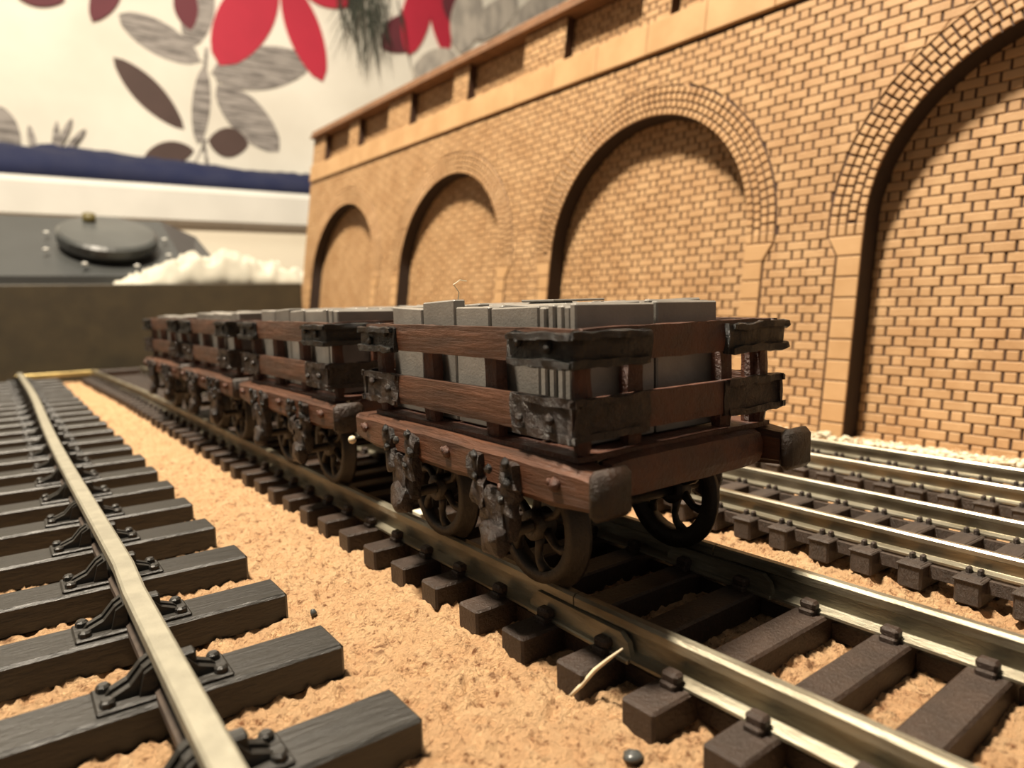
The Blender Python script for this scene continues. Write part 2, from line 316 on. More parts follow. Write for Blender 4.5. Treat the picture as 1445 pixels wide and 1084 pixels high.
# front plate with arched holes, burnt brown
b = MB(); rv = MB(); ss = set([S0, S1])
for c in CEN:
    for k in range(49): ss.add(round(c - RA * math.cos(math.pi * k / 48), 5))
ss = sorted(ss)
for a, c in zip(ss[:-1], ss[1:]):
    mid = hole((a + c) / 2)
    def hh(s):
        if mid == 0: return 0
        cc = min(CEN, key=lambda q: abs(q - s)); return TC + math.sqrt(max(0, RA * RA - (s - cc) ** 2))
    ha, hc = hh(a), hh(c)
    b.add([(a, 0, ha), (c, 0, hc), (c, 0, TB), (a, 0, TB)], [(0, 3, 2, 1)])
    if mid: rv.add([(a, 0, ha), (c, 0, hc), (c, -DEP, hc), (a, -DEP, ha)], [(0, 1, 2, 3)])
for c in CEN:
    for sg in (-1, 1):
        s = c + sg * RA; rv.add([(s, 0, 0), (s, 0, TC), (s, -DEP, TC), (s, -DEP, 0)], [(0, 1, 2, 3)])
b.box(S0, S1, -DEP - .3, -DEP, 0, 10.6)
b.box(S0, S1, -DEP, -.30, TB, 10.6)
b.add([(S0, 0, 0), (S0, 0, TB), (S0, -DEP, TB), (S0, -DEP, 0)], [(0, 1, 2, 3)])
b.add([(S1, 0, 0), (S1, 0, TB), (S1, -DEP, TB), (S1, -DEP, 0)], [(0, 3, 2, 1)])
rv.build('arch_reveal', mat('charred_cut_edge', (0.022, 0.010, 0.005), .8), FAC)['label'] = 'dark charred cut edge of the arch openings'
o = b.build('backing_board', M_burn, FAC); o['label'] = 'burnt brown board showing in the joints'

BRICKS = []   # (weight, kind, poly(s,t)x4, y0, y1)
RP, ST, HD, MJ = .1765, .447, .170, .044
def camscore(s, t):
    p = FM @ Vector((s, 0, t)); q = W2C @ (p - Vector((0, 0, 2.2))); 
    if q.z > -1: return -1
    px = 722.5 + 1000 * q.x / -q.z; py = 542 - 1000 * q.y / -q.z
    if not (0 < px < 1445 and 0 < py < 1084): return -1
    return 100 / -q.z
def obstruct(t, side_clear=True):
    """blocked s intervals at height t on the front plate (ring, jamb stones, openings)"""
    out = []
    for c in CEN:
        if t >= TS:
            if t < TC + RO: 
                hw = math.sqrt(max(0, RO * RO - max(0, t - TC) ** 2)); out.append((c - hw, c + hw))
        elif t > 3.36: 
            k = (t - 3.36) / (TS - 3.36); hw = RA + .46 + .19 * k; out.append((c - hw, c + hw))
        else: out.append((c - RA - .46, c + RA + .46))
    return out
def rows(t_a, t_b, free_at, y0, y1, s_a, s_b, ph=0):
    r = 0; t = t_a
    while t + RP * .6 < t_b:
        lo, hi = t + .008, min(t + RP - .008, t_b - .01)
        per = ST + HD + 2 * MJ; s = s_a - per + (per / 2 if r % 2 else 0) + ph
        items = []
        while s < s_b: items.append((s, s + ST, 'stretcher')); items.append((s + ST + MJ, s + ST + MJ + HD, 'header')); s += per
        F0, F1 = free_at(lo), free_at(hi)
        if len(F0) > len(F1):      # a row that just clears the crown of a ring
            for (g0, g1), (h0, h1) in zip(F0[:-1], F0[1:]):
                cc = (g1 + h0) / 2
                top = lambda q: min(hi - .004, max(lo, TC + math.sqrt(max(0, RO * RO - (q - cc) ** 2)) + .015))
                for x0, x1, kd in items:
                    p0, p1 = max(x0, g1), min(x1, h0)
                    if p1 - p0 > .03: BRICKS.append((camscore((p0 + p1) / 2, t), 'cut', [(p0, top(p0)), (p1, top(p1)), (p1, hi), (p0, hi)], y0, y1))
            F1 = F0
        for (a0, b0), (a1, b1) in zip(F0, F1):
            for x0, x1, kd in items:
                p0, p1 = max(x0, a0), min(x1, b0); q0, q1 = max(x0, a1), min(x1, b1)
                if p1 - p0 < .03 and q1 - q0 < .03: continue
                p1 = max(p1, p0 + .004); q1 = max(q1, q0 + .004)
                full = abs(p0 - x0) + abs(q0 - x0) + abs(p1 - x1) + abs(q1 - x1) < 1e-6 and hi - lo > RP - .02
                BRICKS.append((camscore((x0 + x1) / 2, t) if p0 < p1 else -1, kd if full else 'cut', [(p0, lo), (p1, lo), (q1, hi), (q0, hi)], y0, y1))
        t += RP; r += 1
def free_front(t):
    ob = sorted(obstruct(t)); fr = []; a = S0
    for x0, x1 in ob: fr.append((a, x0 - MJ * .6)); a = x1 + MJ * .6
    fr.append((a, S1)); return fr
rows(0.0, TB, free_front, -.01, .026, S0, S1)
for c in CEN: rows(0.0, TC + RA, lambda t: [(c - RA, c + RA)], -DEP - .01, -DEP + .026, c - RA, c + RA, ph=.1)
# parapet
PIL = [(S0, -.2), (3.15, 4.05), (6.9, 8.75), (11.86, 12.76), (15.62, 17.44), (20.4, 21.3), (24.25, 25.95), (28.6, 29.5), (32.1, S1)]
PT0, PT1 = 9.32, 10.6; PD = -.30
pm = MB()
for a, c in PIL: pm.box(a, c, -.30, 0, PT0, PT1)
o = pm.build('pilaster_core', M_burn, FAC)
for (a, c), (a2, c2) in zip(PIL[:-1], PIL[1:]): rows(PT0, PT1, lambda t: [(c, a2)], -.31, -.28, c, a2)
for a, c in PIL: rows(PT0, PT1, lambda t: [(a, c)], -.01, .03, a, c)

def brick_mesh(poly, y0, y1, mb, ch=.014):
    cx = sum(p[0] for p in poly) / 4; cz = sum(p[1] for p in poly) / 4
    def ins(p, k): 
        dx, dz = cx - p[0], cz - p[1]; return (p[0] + math.copysign(min(abs(dx), k), dx), p[1] + math.copysign(min(abs(dz), k), dz))
    A = [(p[0], y0, p[1]) for p in poly]; B = [(p[0], y1 - ch * .8, p[1]) for p in poly]; Cc = [(*ins(p, ch),) for p in poly]; Cc = [(p[0], y1, p[1]) for p in Cc]
    fs = []
    for i in range(4):
        j = (i + 1) % 4; fs += [(i, j, 4 + j, 4 + i), (4 + i, 4 + j, 8 + j, 8 + i)]
    fs.append((8, 9, 10, 11)); mb.add(A + B + Cc, fs)
def fmesh(poly, y0, y1, name='brick', m=M_mdf):
    b = MB(); brick_mesh(poly, y0, y1, b); return b.mesh(name, m)
BRICKS.sort(key=lambda q: -q[0])
shared = {}; rest = MB()
for i, (sc, kd, poly, y0, y1) in enumerate(BRICKS):
    jj = R_.uniform(-.008, .008)
    if i < 300:
        if kd == 'cut': link('brick', fmesh(poly, y0, y1), FAC, (0, jj, 0))
        else:
            kk = (kd, round(y1, 3))
            if kk not in shared:
                l = ST if kd == 'stretcher' else HD; h = RP - .016
                shared[kk] = fmesh([(0, 0), (l, 0), (l, h), (0, h)], y0, y1)
            link('brick', shared[kk], FAC, (poly[0][0], jj, poly[0][1]))
    else: brick_mesh(poly, y0, y1 + jj, rest)
o = rest.build('brickwork', M_mdf, FAC); tag(o, kind='stuff')
# arch rings: four courses of small setts round each opening
ring = []
for ci, c in enumerate(CEN):
    nseg = int(math.pi * (RA + .33) / .172)
    for k in range(nseg):
        for r in range(4):
            r0 = RA + .01 + r * .167; r1 = r0 + .167 - .036
            a0 = math.pi * (k + .10) / nseg; a1 = math.pi * (k + .90) / nseg
            if r < 2:   # the two inner courses break joint with the outer ones
                a0 += math.pi / nseg * .35 * (r == 1); a1 += math.pi / nseg * .35 * (r == 1)
            poly = [(c + r0 * math.cos(a0), TC + r0 * math.sin(a0)), (c + r1 * math.cos(a0), TC + r1 * math.sin(a0)),
                    (c + r1 * math.cos(a1), TC + r1 * math.sin(a1)), (c + r0 * math.cos(a1), TC + r0 * math.sin(a1))]
            sc = camscore((poly[0][0] + poly[2][0]) / 2, (poly[0][1] + poly[2][1]) / 2); ring.append((sc, poly))
for c in CEN:
    for sg in (-1, 1):
        for r in range(4):
            a0 = c + sg * (RA + .01 + r * .167); a1 = a0 + sg * .139; a0, a1 = sorted((a0, a1))
            ring.append((camscore(a0, 3.8), [(a0, TS + .005), (a1, TS + .005), (a1, TC + .012), (a0, TC + .012)]))
ring.sort(key=lambda q: -q[0]); rr = MB()
def ring_brick(poly, mb):
    cx = sum(p[0] for p in poly) / 4; cz = sum(p[1] for p in poly) / 4; y1 = .04 + R_.uniform(-.01, .01)
    A = [(p[0], -.02, p[1]) for p in poly]; B = [(p[0], y1 - .014, p[1]) for p in poly]; Cc = [(p[0] + (cx - p[0]) * .2, y1, p[1] + (cz - p[1]) * .2) for p in poly]
    fs = []
    for i in range(4):
        j = (i + 1) % 4; fs += [(i, j, 4 + j, 4 + i), (4 + i, 4 + j, 8 + j, 8 + i)]
    fs.append((8, 9, 10, 11)); mb.add(A + B + Cc, fs)
for i, (sc, poly) in enumerate(ring):
    if i < 300: b = MB(); ring_brick(poly, b); b.build('arch_brick', M_mdf, FAC)
    else: ring_brick(poly, rr)
tag(rr.build('arch_brickwork', M_mdf, FAC), kind='stuff')
# jamb stones and springer stones
for c in CEN:
    for sg in (-1, 1):
        f = lambda d, t: (c + sg * d, t)
        q = [f(RA + .012, 3.37), f(RA + .45, 3.37), f(RA + .64, TS - .012), f(RA + .012, TS - .012)]
        if sg < 0: q = [q[1], q[0], q[3], q[2]]
        fmesh_ = fmesh(q, -.02, .045, 'springer_stone', M_mdf2); link('springer_stone', fmesh_, FAC)
        t = 3.36
        while t > .05:
            t0 = max(0, t - .384)
            q = [f(RA + .012, t0 + .012), f(RA + .44, t0 + .012), f(RA + .44, t - .012), f(RA + .012, t - .012)]
            if sg < 0: q = [q[1], q[0], q[3], q[2]]
            link('jamb_stone', fmesh(q, -.02, .04, 'jamb_stone', M_mdf2), FAC); t -= .384
# string course blocks, coping
s = S0; k = 0
while s < S1 - .1:
    e = min(s + 1.732, S1)
    MB().box(s + .004, e - .004, -.05, .10, TB, 9.32, .02).build('band_stone', M_mdf2, FAC); s += 1.732
s = S0
while s < S1 - .1:
    e = min(s + 3.464, S1 + .05)
    MB().box(s + .003, e - .003, -DEP - .35, .24, 10.6, 10.72, .02).box(s + .003, e - .003, -DEP - .3, .17, 10.72, 10.95, .05).build('coping_stone', M_cope, FAC); s += 3.464

# ================================================================== track
def rail_profile(h, hw, fw, web, foot, head):
    hh = hw / 2; c = hw * .22
    return [(-fw / 2, 0), (fw / 2, 0), (fw / 2, foot * .7), (web / 2, foot * 1.5), (web / 2, h - head * 1.25), (hh, h - head), (hh, h - c), (hh - c, h),
            (-hh + c, h), (-hh, h - c), (-hh, h - head), (-web / 2, h - head * 1.25), (-web / 2, foot * 1.5), (-fw / 2, foot * .7)]
def rail(name, pts, prof, ztop, h, m, parent, jitter=0):
    # sweep a profile along a polyline of (x, y)
    vs = []; n = len(prof)
    for i, p in enumerate(pts):
        a = Vector(pts[max(i - 1, 0)]); c = Vector(pts[min(i + 1, len(pts) - 1)]); d = (c - a).normalized(); nx = Vector((d.y, -d.x))
        for u, z in prof: vs.append((p[0] + nx.x * u, p[1] + nx.y * u, ztop - h + z))
    fs = [(i * n + k, (i + 1) * n + k, (i + 1) * n + (k + 1) % n, i * n + (k + 1) % n) for i in range(len(pts) - 1) for k in range(n)]
    fs += [tuple(range(n)), tuple((len(pts) - 1) * n + k for k in range(n))[::-1]]
    return MB().add(vs, fs).build(name, m, parent)

# --- wagon track (two lengths, joined by fishplates)
def cx2(y):
    P = [(-4, 4.40), (1.6, 4.295), (3.85, 4.215), (9.0, 4.165), (22, 4.07), (31, 3.80)]
    for (a, xa), (b_, xb) in zip(P[:-1], P[1:]):
        if y <= b_: return xa + (xb - xa) * (y - a) / (b_ - a)
    return P[-1][1]
HG = .82; JY = 3.87
prof2 = rail_profile(.27, .10, .22, .035, .03, .085)
slp2 = MB().lump(-1.28, 1.28, -.135, .135, -.20, 0, .14, .006, 5).mesh('sleeper', M_slp2)
slp2 = MB().box(-1.28, 1.28, -.135, .135, -.22, 0, .018).mesh('sleeper', M_slp2)
def chair2(side):
    b = MB()
    b.box(-.19, .19, -.06, .06, -.012, .006, .004); b.box(-.19, -.09, -.06, .06, -.005, .045, .012); b.box(-.17, -.075, -.065, .065, .03, .105, .02)
    b.box(.09, .19, -.06, .06, -.005, .045, .012); b.box(.075, .17, -.065, .065, .03, .105, .02)
    return b
ch2 = chair2(0).mesh('rail_chair', M_slp2)
web2 = MB().box(-.05, .05, .13, .48, -.19, -.06, .01)
def make_track2(y0, y1, label, ks):
    t = empty('railway_track', (cx2((y0 + y1) / 2), (y0 + y1) / 2, GZ)); ox, oy = t.location.x, t.location.y
    tag(t, label, 'track', 'model railway tracks')
    yy = [y0] + [y for y in np.arange(math.ceil(y0 + .2), y1 - .1, 1.0)] + [y1]
    for sg in (-1, 1):
        pts = [(cx2(y) + sg * HG - ox, y - oy) for y in yy]; rail('rail', pts, prof2, -GZ, .27, M_rail, t)
    b = MB()
    for k in ks:
        y = 2.9 + .612 * k; dy = .001; ang = math.atan2(-(cx2(y + .1) - cx2(y - .1)), .2) + R_.uniform(-.012, .012)
        o = link('sleeper', slp2, t, (cx2(y) - ox, y - oy, -.27 - GZ), ang)
        for sg in (-1, 1): link('rail_chair', ch2, o, (sg * HG, 0, 0))
        for sg in (-1, 1):
            xx = cx2(y + .3) - ox + sg * HG
            b.box(xx - .05, xx + .05, y - oy + .13, y - oy + .49, -.46 - GZ, -.33 - GZ)
    tag(b.build('sleeper_web', M_slp2, t), kind='stuff')
    return t
TA = make_track2(-3.9, JY - .006, 'brown-sleepered railway track in the foreground right, nearer than the rail joint', range(-11, 2))
TBk = make_track2(JY + .006, 31, 'brown-sleepered railway track carrying the four slate wagons', range(2, 46))
# fishplates: on TA, both sides of both rails
for sg in (-1, 1):
    for side in (-1, 1):
        x = cx2(JY) + sg * HG + side * .055 - TA.location.x; y0 = JY - .62 - TA.location.y; y1 = JY + .5 - TA.location.y
        poly = [(y0, .0), (y0 + .03, .10), (y0 + .1, .155), (y1 - .1, .155), (y1, .05), (y1, -.02), (y0 + .02, -.02)]
        b = MB().prism([(p[0], p[1] + (-.25 - GZ)) for p in poly], x - .022, x + .022, 'x')
        b.box(x - .06 if side < 0 else x - .03, x + .03 if side < 0 else x + .06, y0, y1, -.285 - GZ, -.245 - GZ, .01)
        b.build('rail_joiner', M_rail, TA)

# --- left large-scale track
t1c = .70 - 1.6; prof1 = [(-.075, 0), (.075, 0), (.075, .06), (.02, .10), (.02, .21), (.078, .25), (.078, .33), (.06, .345), (-.06, .345), (-.078, .33), (-.078, .25), (-.02, .21), (-.02, .10), (-.075, .06)]
T1 = empty('railway_track', (t1c, 13, GZ)); tag(T1, 'large left-hand railway track with black chaired sleepers', 'track', 'model railway tracks')
def x1(y): return .70 + (.05 * max(0, y - 15) / 15 if y < 22 else .0 + .023 - .03 * (y - 22) / 9)
for xx in (.70, -2.5):
    pts = [(xx - t1c + (.03 * math.sin(y * .35) if y > 6 else 0), y - 13) for y in np.arange(-3.9, 30.95, .7)]
    for nm, pf, mm in (('rail', prof1[:], M_rail_o),):
        r = rail(nm, pts, pf, .105 - GZ, .345, mm, T1)
        r.data.materials.append(M_railweb); n = len(pf)
        for p in r.data.polygons[:-2]:
            k = p.index % n
            if k in (0, 1, 2, 3, 4, 10, 11, 12, 13): p.material_index = 1
slp1 = MB().box(-2.745, 2.745, -.215, .215, -.26, 0, .022).mesh('sleeper', M_slp1)
cb = MB()
cb.box(-.40, .40, -.17, .17, -.004, .03, .012)                 # base plate
for sg in (-1, 1):
    # stepped jaw: a rib sloping from the rail web to the plate, with two prongs
    for dy in (-.055, .055):
        cb.prism([(sg * .07, .02), (sg * .34, .02), (sg * .30, .06), (sg * .20, .10), (sg * .12, .19), (sg * .07, .22)][::sg], dy - .028, dy + .028)
    cb.prism([(sg * .04, .02), (sg * .16, .02), (sg * .12, .17), (sg * .05, .21)][::sg], -.12, .12)
    for dy in (-.11, .11):
        cb.lathe([(.001, 0), (.045, 0), (.045, .035), (.03, .05), (.001, .05)], (sg * .33, dy, .028), 'z', 8, False)
cb.box(.10, .20, -.05, .05, .10, .20, .015)                     # wooden key
ch1 = cb.mesh('rail_chair', M_slp1)
for k in range(-5, 24):
    y = 3.70 + 1.172 * k
    if y > 30.8: break
    o = link('sleeper', slp1, T1, (R_.uniform(-.02, .02), y - 13, -.22 - GZ), R_.uniform(-.006, .006))
    for xx in (.70, -2.5): link('rail_chair', ch1, o, (xx - t1c, 0, 0), R_.uniform(-.03, .03))

# --- two small-gauge tracks by the wall
def small_track(cxf, half, slen, y_off, pitch, label, drop=0.0):
    t = empty('railway_track', (cxf(14), 14, GZ)); ox, oy = t.location.x, 14
    tag(t, label, 'track', 'model railway tracks')
    prof = rail_profile(.2, .075, .15, .03, .028, .055)
    yy = list(np.arange(-3.9, 31.0, 1.2))
    for sg in (-1, 1): rail('rail', [(cxf(y) + sg * half - ox, y - oy) for y in yy], prof, -GZ - drop, .2, M_rail_n, t)
    sm = MB().box(-slen, slen, -.105, .105, -.235, 0, .02)
    sm.box(-slen - .01, slen + .01, -.115, .115, -.03, -.005, .01); sm = sm.mesh('sleeper', M_slp3)
    cm = MB().box(-.13, .13, -.07, .07, -.01, .006, .003)
    for e in (-1, 1):
        for dy in (-.045, .045): cm.box(e * .095 - .03, e * .095 + .03, dy - .02, dy + .02, 0, .06, .01)
    cm = cm.mesh('rail_chair', M_slp3); b = MB(); y = -3.8 + y_off
    while y < 30.7:
        o = link('sleeper', sm, t, (cxf(y) - ox, y - oy, -.2 - drop - GZ), R_.uniform(-.02, .02))
        for sg in (-1, 1):
            link('rail_chair', cm, o, (sg * half, 0, 0))
            xx = cxf(y) - ox + sg * half
            b.box(xx - .12, xx - .06, y - oy + .1, y - oy + pitch - .1, -.33 - GZ, -.22 - GZ)
        y += pitch
    tag(b.build('sleeper_web', M_slp3, t), kind='stuff')
    return t
small_track(lambda y: 7.19 - .006 * min(y, 9), .55, .80, .02, .44, 'narrow railway track with bright rails just right of the wagons')
small_track(lambda y: 9.58 - .012 * min(y, 9), .485, .70, .12, .38, 'narrow railway track running along the foot of the brick wall')

# pale crumbs along the foot of the wall
b = MB()
for i in range(420):
    y = R_.uniform(3.2, 7.5) if R_.random() < .75 else R_.uniform(-1, 20); x = 12.45 - .026 * y - abs(R_.gauss(0, .10)) - .03
    r = R_.uniform(.015, .055); b.ball((x, y, GZ + r * .6 + R_.uniform(0, .07) * (R_.random() < .5)), r, 6, (1, R_.uniform(.8, 1.8), .8), .3)
for i in range(160):
    y = R_.uniform(4, 6.2); x = 12.33 - .026 * y - abs(R_.gauss(0, .09)); r = R_.uniform(.03, .07); b.ball((x, y, GZ + r * .7), r, 6, (1, 1.5, .9), .35)
o = b.build('pale_crumbs', M_crumb); tag(o, 'pale crumbly debris along the foot of the brick wall', 'debris', kind='stuff')

# ================================================================== slate wagons
def bolt(b, x, y, z, r=.045, d=-1): b.ball((x, y, z), r, 8, (.7, 1, 1), .18)
def wagon_meshes():
    """list of (name, mesh, label, children) in wagon coordinates: x 0 = track centre, y 0 = middle, z 0 = rail top"""
    P = []
    HX, HY = 1.20, 1.84
    for sg in (-1, 1):
        b = MB(); x0, x1 = sorted((sg * HX, sg * (HX - .34)))
        b.lump(x0, x1, -HY + .05, HY, .80, 1.12, .055, .010, 4, sg)
        kids_ = []
        for y in (-1.44, -.06, 1.5):
            k = MB(); bolt(k, sg * (HX + .01), y, .985, .05); bolt(k, sg * (HX + .03), y + .03, 1.0, .028); kids_.append(('bolt', k.mesh('bolt', M_brown, True), None))
        for y in (-.82, -1.0, .62):
            k = MB(); bolt(k, sg * (HX + .01), y, .84, .033); kids_.append(('bolt', k.mesh('bolt', M_brown, True), None))
        for sy in (-1,):
            k = MB().box(x0 - .004, x1 + .004, *sorted((sy * (HY + .006), sy * (HY - .11))), .795, 1.126, .045); kids_.append(('buffer_cap', k.mesh('buffer_cap', M_cap, True), 'dark painted end of the sole bar'))
        P.append(('sole_bar', b.mesh('sole_bar', M_brown_side, False), None, kids_))
    for sg in (-1, 1):
        y0, y1 = sorted((sg * 1.64, sg * 1.42))
        b = MB().lump(-HX + .33, HX - .33, y0, y1, .82, 1.125, .09, .008, 4, 3 + sg); P.append(('headstock', b.mesh('headstock', M_brown), None, []))
    # floor with a worn lip
    b = MB().lump(-1.08, 1.08, -1.53, 1.53, 1.105, 1.16, .12, .006, 5); P.append(('floor_plank', b.mesh('floor_plank', M_brown), None, []))
    BX, BY = 1.135, 1.56
    for lv, (z0, z1) in enumerate(((1.275, 1.55), (1.765, 2.02))):
        for sg in (-1, 1):
            x0, x1 = sorted((sg * BX, sg * (BX - .085)))
            b = MB().lump(x0, x1, -BY, BY, z0, z1, .075, .007, 5, lv * 7 + sg); P.append(('side_plank', b.mesh('side_plank', M_brown_side), None, []))
            y0, y1 = sorted((sg * BY, sg * (BY - .085)))
            b = MB().lump(-BX + .087, BX - .087, y0, y1, z0, z1, .075, .007, 5, lv * 5 + sg + 2); P.append(('end_plank', b.mesh('end_plank', M_brown), None, []))
    # posts
    for sg in (-1, 1):
        for y, hw in ((-1.47, .06), (-.48, .10), (.50, .10), (1.43, .09)):
            x0, x1 = sorted((sg * (BX - .09), sg * (BX - .21)))
            b = MB().lump(x0, x1, y - hw, y + hw, 1.13, 2.0, .07, .014, 6, y); P.append(('side_post', b.mesh('side_post', M_brown), None, []))
        for x in (-.46, .57, .95) if sg < 0 else (-.5, .5):
            y0, y1 = sorted((sg * (BY - .09), sg * (BY - .20)))
            b = MB().lump(x - .085, x + .085, y0, y1, 1.13, 2.0, .07, .014, 6, x); P.append(('end_post', b.mesh('end_post', M_brown), None, []))
    # corner plates wrapping both planks, with raised lips
    for sx in (-1, 1):
        for sy in (-1, 1):
            for lv, (z0, z1) in enumerate(((1.275, 1.55), (1.765, 2.02))):
                L = .68; pr = 1 if lv else .45; m = M_black if lv else M_blackmix; b = MB(); sd = sx * 3 + sy * 5 + lv
                xa, xb = sorted((sx * (BX - .02), sx * (BX + .035 * pr)))
                ya, yb = sorted((sy * (BY + .03), sy * (BY - L))); zz0, zz1 = z0 - .015, z1 - (.03 if lv else .0)
                b.lump(xa, xb, ya, yb, zz0, zz1, .05, .022, 7, sd)
                y2a, y2b = sorted((sy * (BY - .02), sy * (BY + .035 * pr))); x2a, x2b = sorted((sx * (BX + .03), sx * (BX - L - .04)))
                b.lump(x2a, x2b, y2a, y2b, zz0, zz1, .05, .022, 7, sd + 1)
                k = []
                for zr in (zz0 + .03, zz1 - .03):
                    l = MB(); xa, xb = sorted((sx * (BX + .0), sx * (BX + .075 * pr)))
                    l.lump(xa, xb, *sorted((sy * (BY + .05), sy * (BY - L * .96))), zr - .03, zr + .03, .045, .022, 8, sd + zr)
                    y2a, y2b = sorted((sy * (BY + .0), sy * (BY + .07 * pr)))
                    l.lump(*sorted((sx * (BX + .06), sx * (BX - L))), y2a, y2b, zr - .03, zr + .03, .045, .022, 8, sd + zr + 2)
                    k.append(('plate_lip', l.mesh('plate_lip', m, True), None))
                for q in range(2 + lv * 0):
                    l = MB(); yy = sy * (BY - .2 - .33 * q); bolt(l, sx * (BX + .045), yy, (z0 + z1) / 2 + R_.uniform(-.05, .05), .04)
                    k.append(('bolt', l.mesh('bolt', m, True), None))
                P.append(('corner_plate', b.mesh('corner_plate', m, True), 'black glossy corner plate', k))
    # axle guards
    for sx in (-1, 1):
        for y in (-.74, .74):
            b = MB(); X = sx * (HX - .02)
            # W-iron: two legs from the sole bar down to the axle box
            for d in (-1, 1):
                pts = [(X + sx * .02, y + d * .24, 1.04), (X + sx * .04, y + d * .22, .86), (X + sx * .0, y + d * .15, .66), (X - sx * .02, y + d * .08, .46)]
                for p, q in zip(pts[:-1], pts[1:]):
                    c0 = Vector(p).lerp(Vector(q), .5); b.lump(c0.x - .05, c0.x + .05, c0.y - .095, c0.y + .095, min(p[2], q[2]) - .02, max(p[2], q[2]) + .02, .045, .035, 9, y + d + p[2])
            b.lump(X - .06, X + .06, y - .13, y + .13, .42, .84, .05, .03, 8, y)
            k = []
            l = MB().lump(*sorted((X - sx * .02, X + sx * .11)), y - .13, y + .13, .30, .56, .045, .035, 7, y + 3); k.append(('axle_box', l.mesh('axle_box', M_blackmix, True), 'lumpy axle box'))
            for (yy, z) in ((-.22, 1.05), (.21, 1.04), (-.24, .9), (.20, .88), (-.12, .76), (.02, .97)):
                l = MB(); bolt(l, X + sx * .075, y + yy + R_.uniform(-.02, .02), z, R_.uniform(.035, .055)); k.append(('bolt', l.mesh('bolt', M_black, True), None))
            P.append(('axle_guard', b.mesh('axle_guard', M_blackmix, True), 'lumpy dark axle guard', k))
    # wheelsets
    for y in (-.74, .74):
        b = MB().tube([(-1.08, y, .46), (1.08, y, .46)], .05, 10); k = []
        for sx in (-1, 1):
            wmb = MB(); x = sx * .80; ao = math.radians(12)
            pr = [(.46, .045 * sx), (.46, -.03 * sx), (.53, -.055 * sx), (.53, -.085 * sx), (.37, -.085 * sx), (.37, .045 * sx)]
            wmb.lathe(pr, (x, y, .46), 'x', 36)
            wmb.lathe([(.03, .08 * sx), (.12, .08 * sx), (.13, -.08 * sx), (.03, -.08 * sx)], (x, y, .46), 'x', 16)
            for j in range(6):
                a = math.pi * 2 * j / 6 + .3; pts = []
                for q in range(5):
                    r = .10 + .28 * q / 4; aa = a + .25 * math.sin(q / 4 * math.pi) ; pts.append((x, y + r * math.cos(aa), .46 + r * math.sin(aa)))
                wmb.tube(pts, [.045, .038, .034, .038, .05], 6)
            k.append(('wheel', wmb.mesh('wheel', M_wheel, True), None))
        P.append(('axle', b.mesh('axle', M_wheel, True), None, k))
    return P
WM = wagon_meshes()
def make_wagon(y, label, dx=0.0, rz=0.0, group='slate wagons in the train'):
    t = empty('slate_wagon', (cx2(y) - .06 + dx, y, 0), rz); tag(t, label, 'wagon', group)
    for nm, me, lb, ks in WM:
        o = link(nm, me, t)
        if lb: o['label'] = lb
        for n2, m2, l2 in ks:
            c = link(n2, m2, o)
            if l2: c['label'] = l2
    return t
def ang2(y): return math.atan2(-(cx2(y + 1) - cx2(y - 1)), 2)
WY = [4.99, 9.12, 12.99, 16.85]
WL = ['nearest reddish-brown slate wagon with open plank sides and black corner plates',
      'second slate wagon from the front, coupled close behind the nearest',
      'third slate wagon from the front, in the blurred part of the train',
      'rearmost slate wagon, beside the dark end board']
wag = [make_wagon(y, l, dx=(.0, .0, .0, .02)[i], rz=(0, .012, ang2(12.99), ang2(16.85) + .01)[i]) for i, (y, l) in enumerate(zip(WY, WL))]
wag[0].location.x = 4.125

# ------------------------------------------------------------------ slates (standing on edge in packs)
FL = 1.168
def slate_mesh(w_, h_, t_):
    c = .012; o = R_.uniform(-.012, .012)
    b = MB().box(-w_ / 2, w_ / 2, -t_ / 2, t_ / 2, 0, h_, c)
    b.v = [(p[0], p[1], p[2] + (o * p[0] / w_ * 2 if p[2] > h_ / 2 else 0)) for p in b.v]
    return b
def slate(wi, x, y, w_, h_, t_, face, label=None, part=''):
    """face 'end': broad face towards -y; 'side': broad face towards -x"""
    W = wag[wi]; a = W.rotation_euler.z; X = W.location.x + x * math.cos(a) - y * math.sin(a); Yw = W.location.y + x * math.sin(a) + y * math.cos(a)
    o = slate_mesh(w_, h_, t_).build('slate', M_slate, None, loc=(X, Yw, FL)); o.rotation_euler = (0, 0, a + (0 if face == 'end' else math.pi / 2))
    where = ('nearest', 'second', 'third', 'rearmost')[wi]
    tag(o, label or f'grey slate on edge {part} of the {where} slate wagon', 'slate', None if label else f'slates loaded in the {where} wagon')
    return o
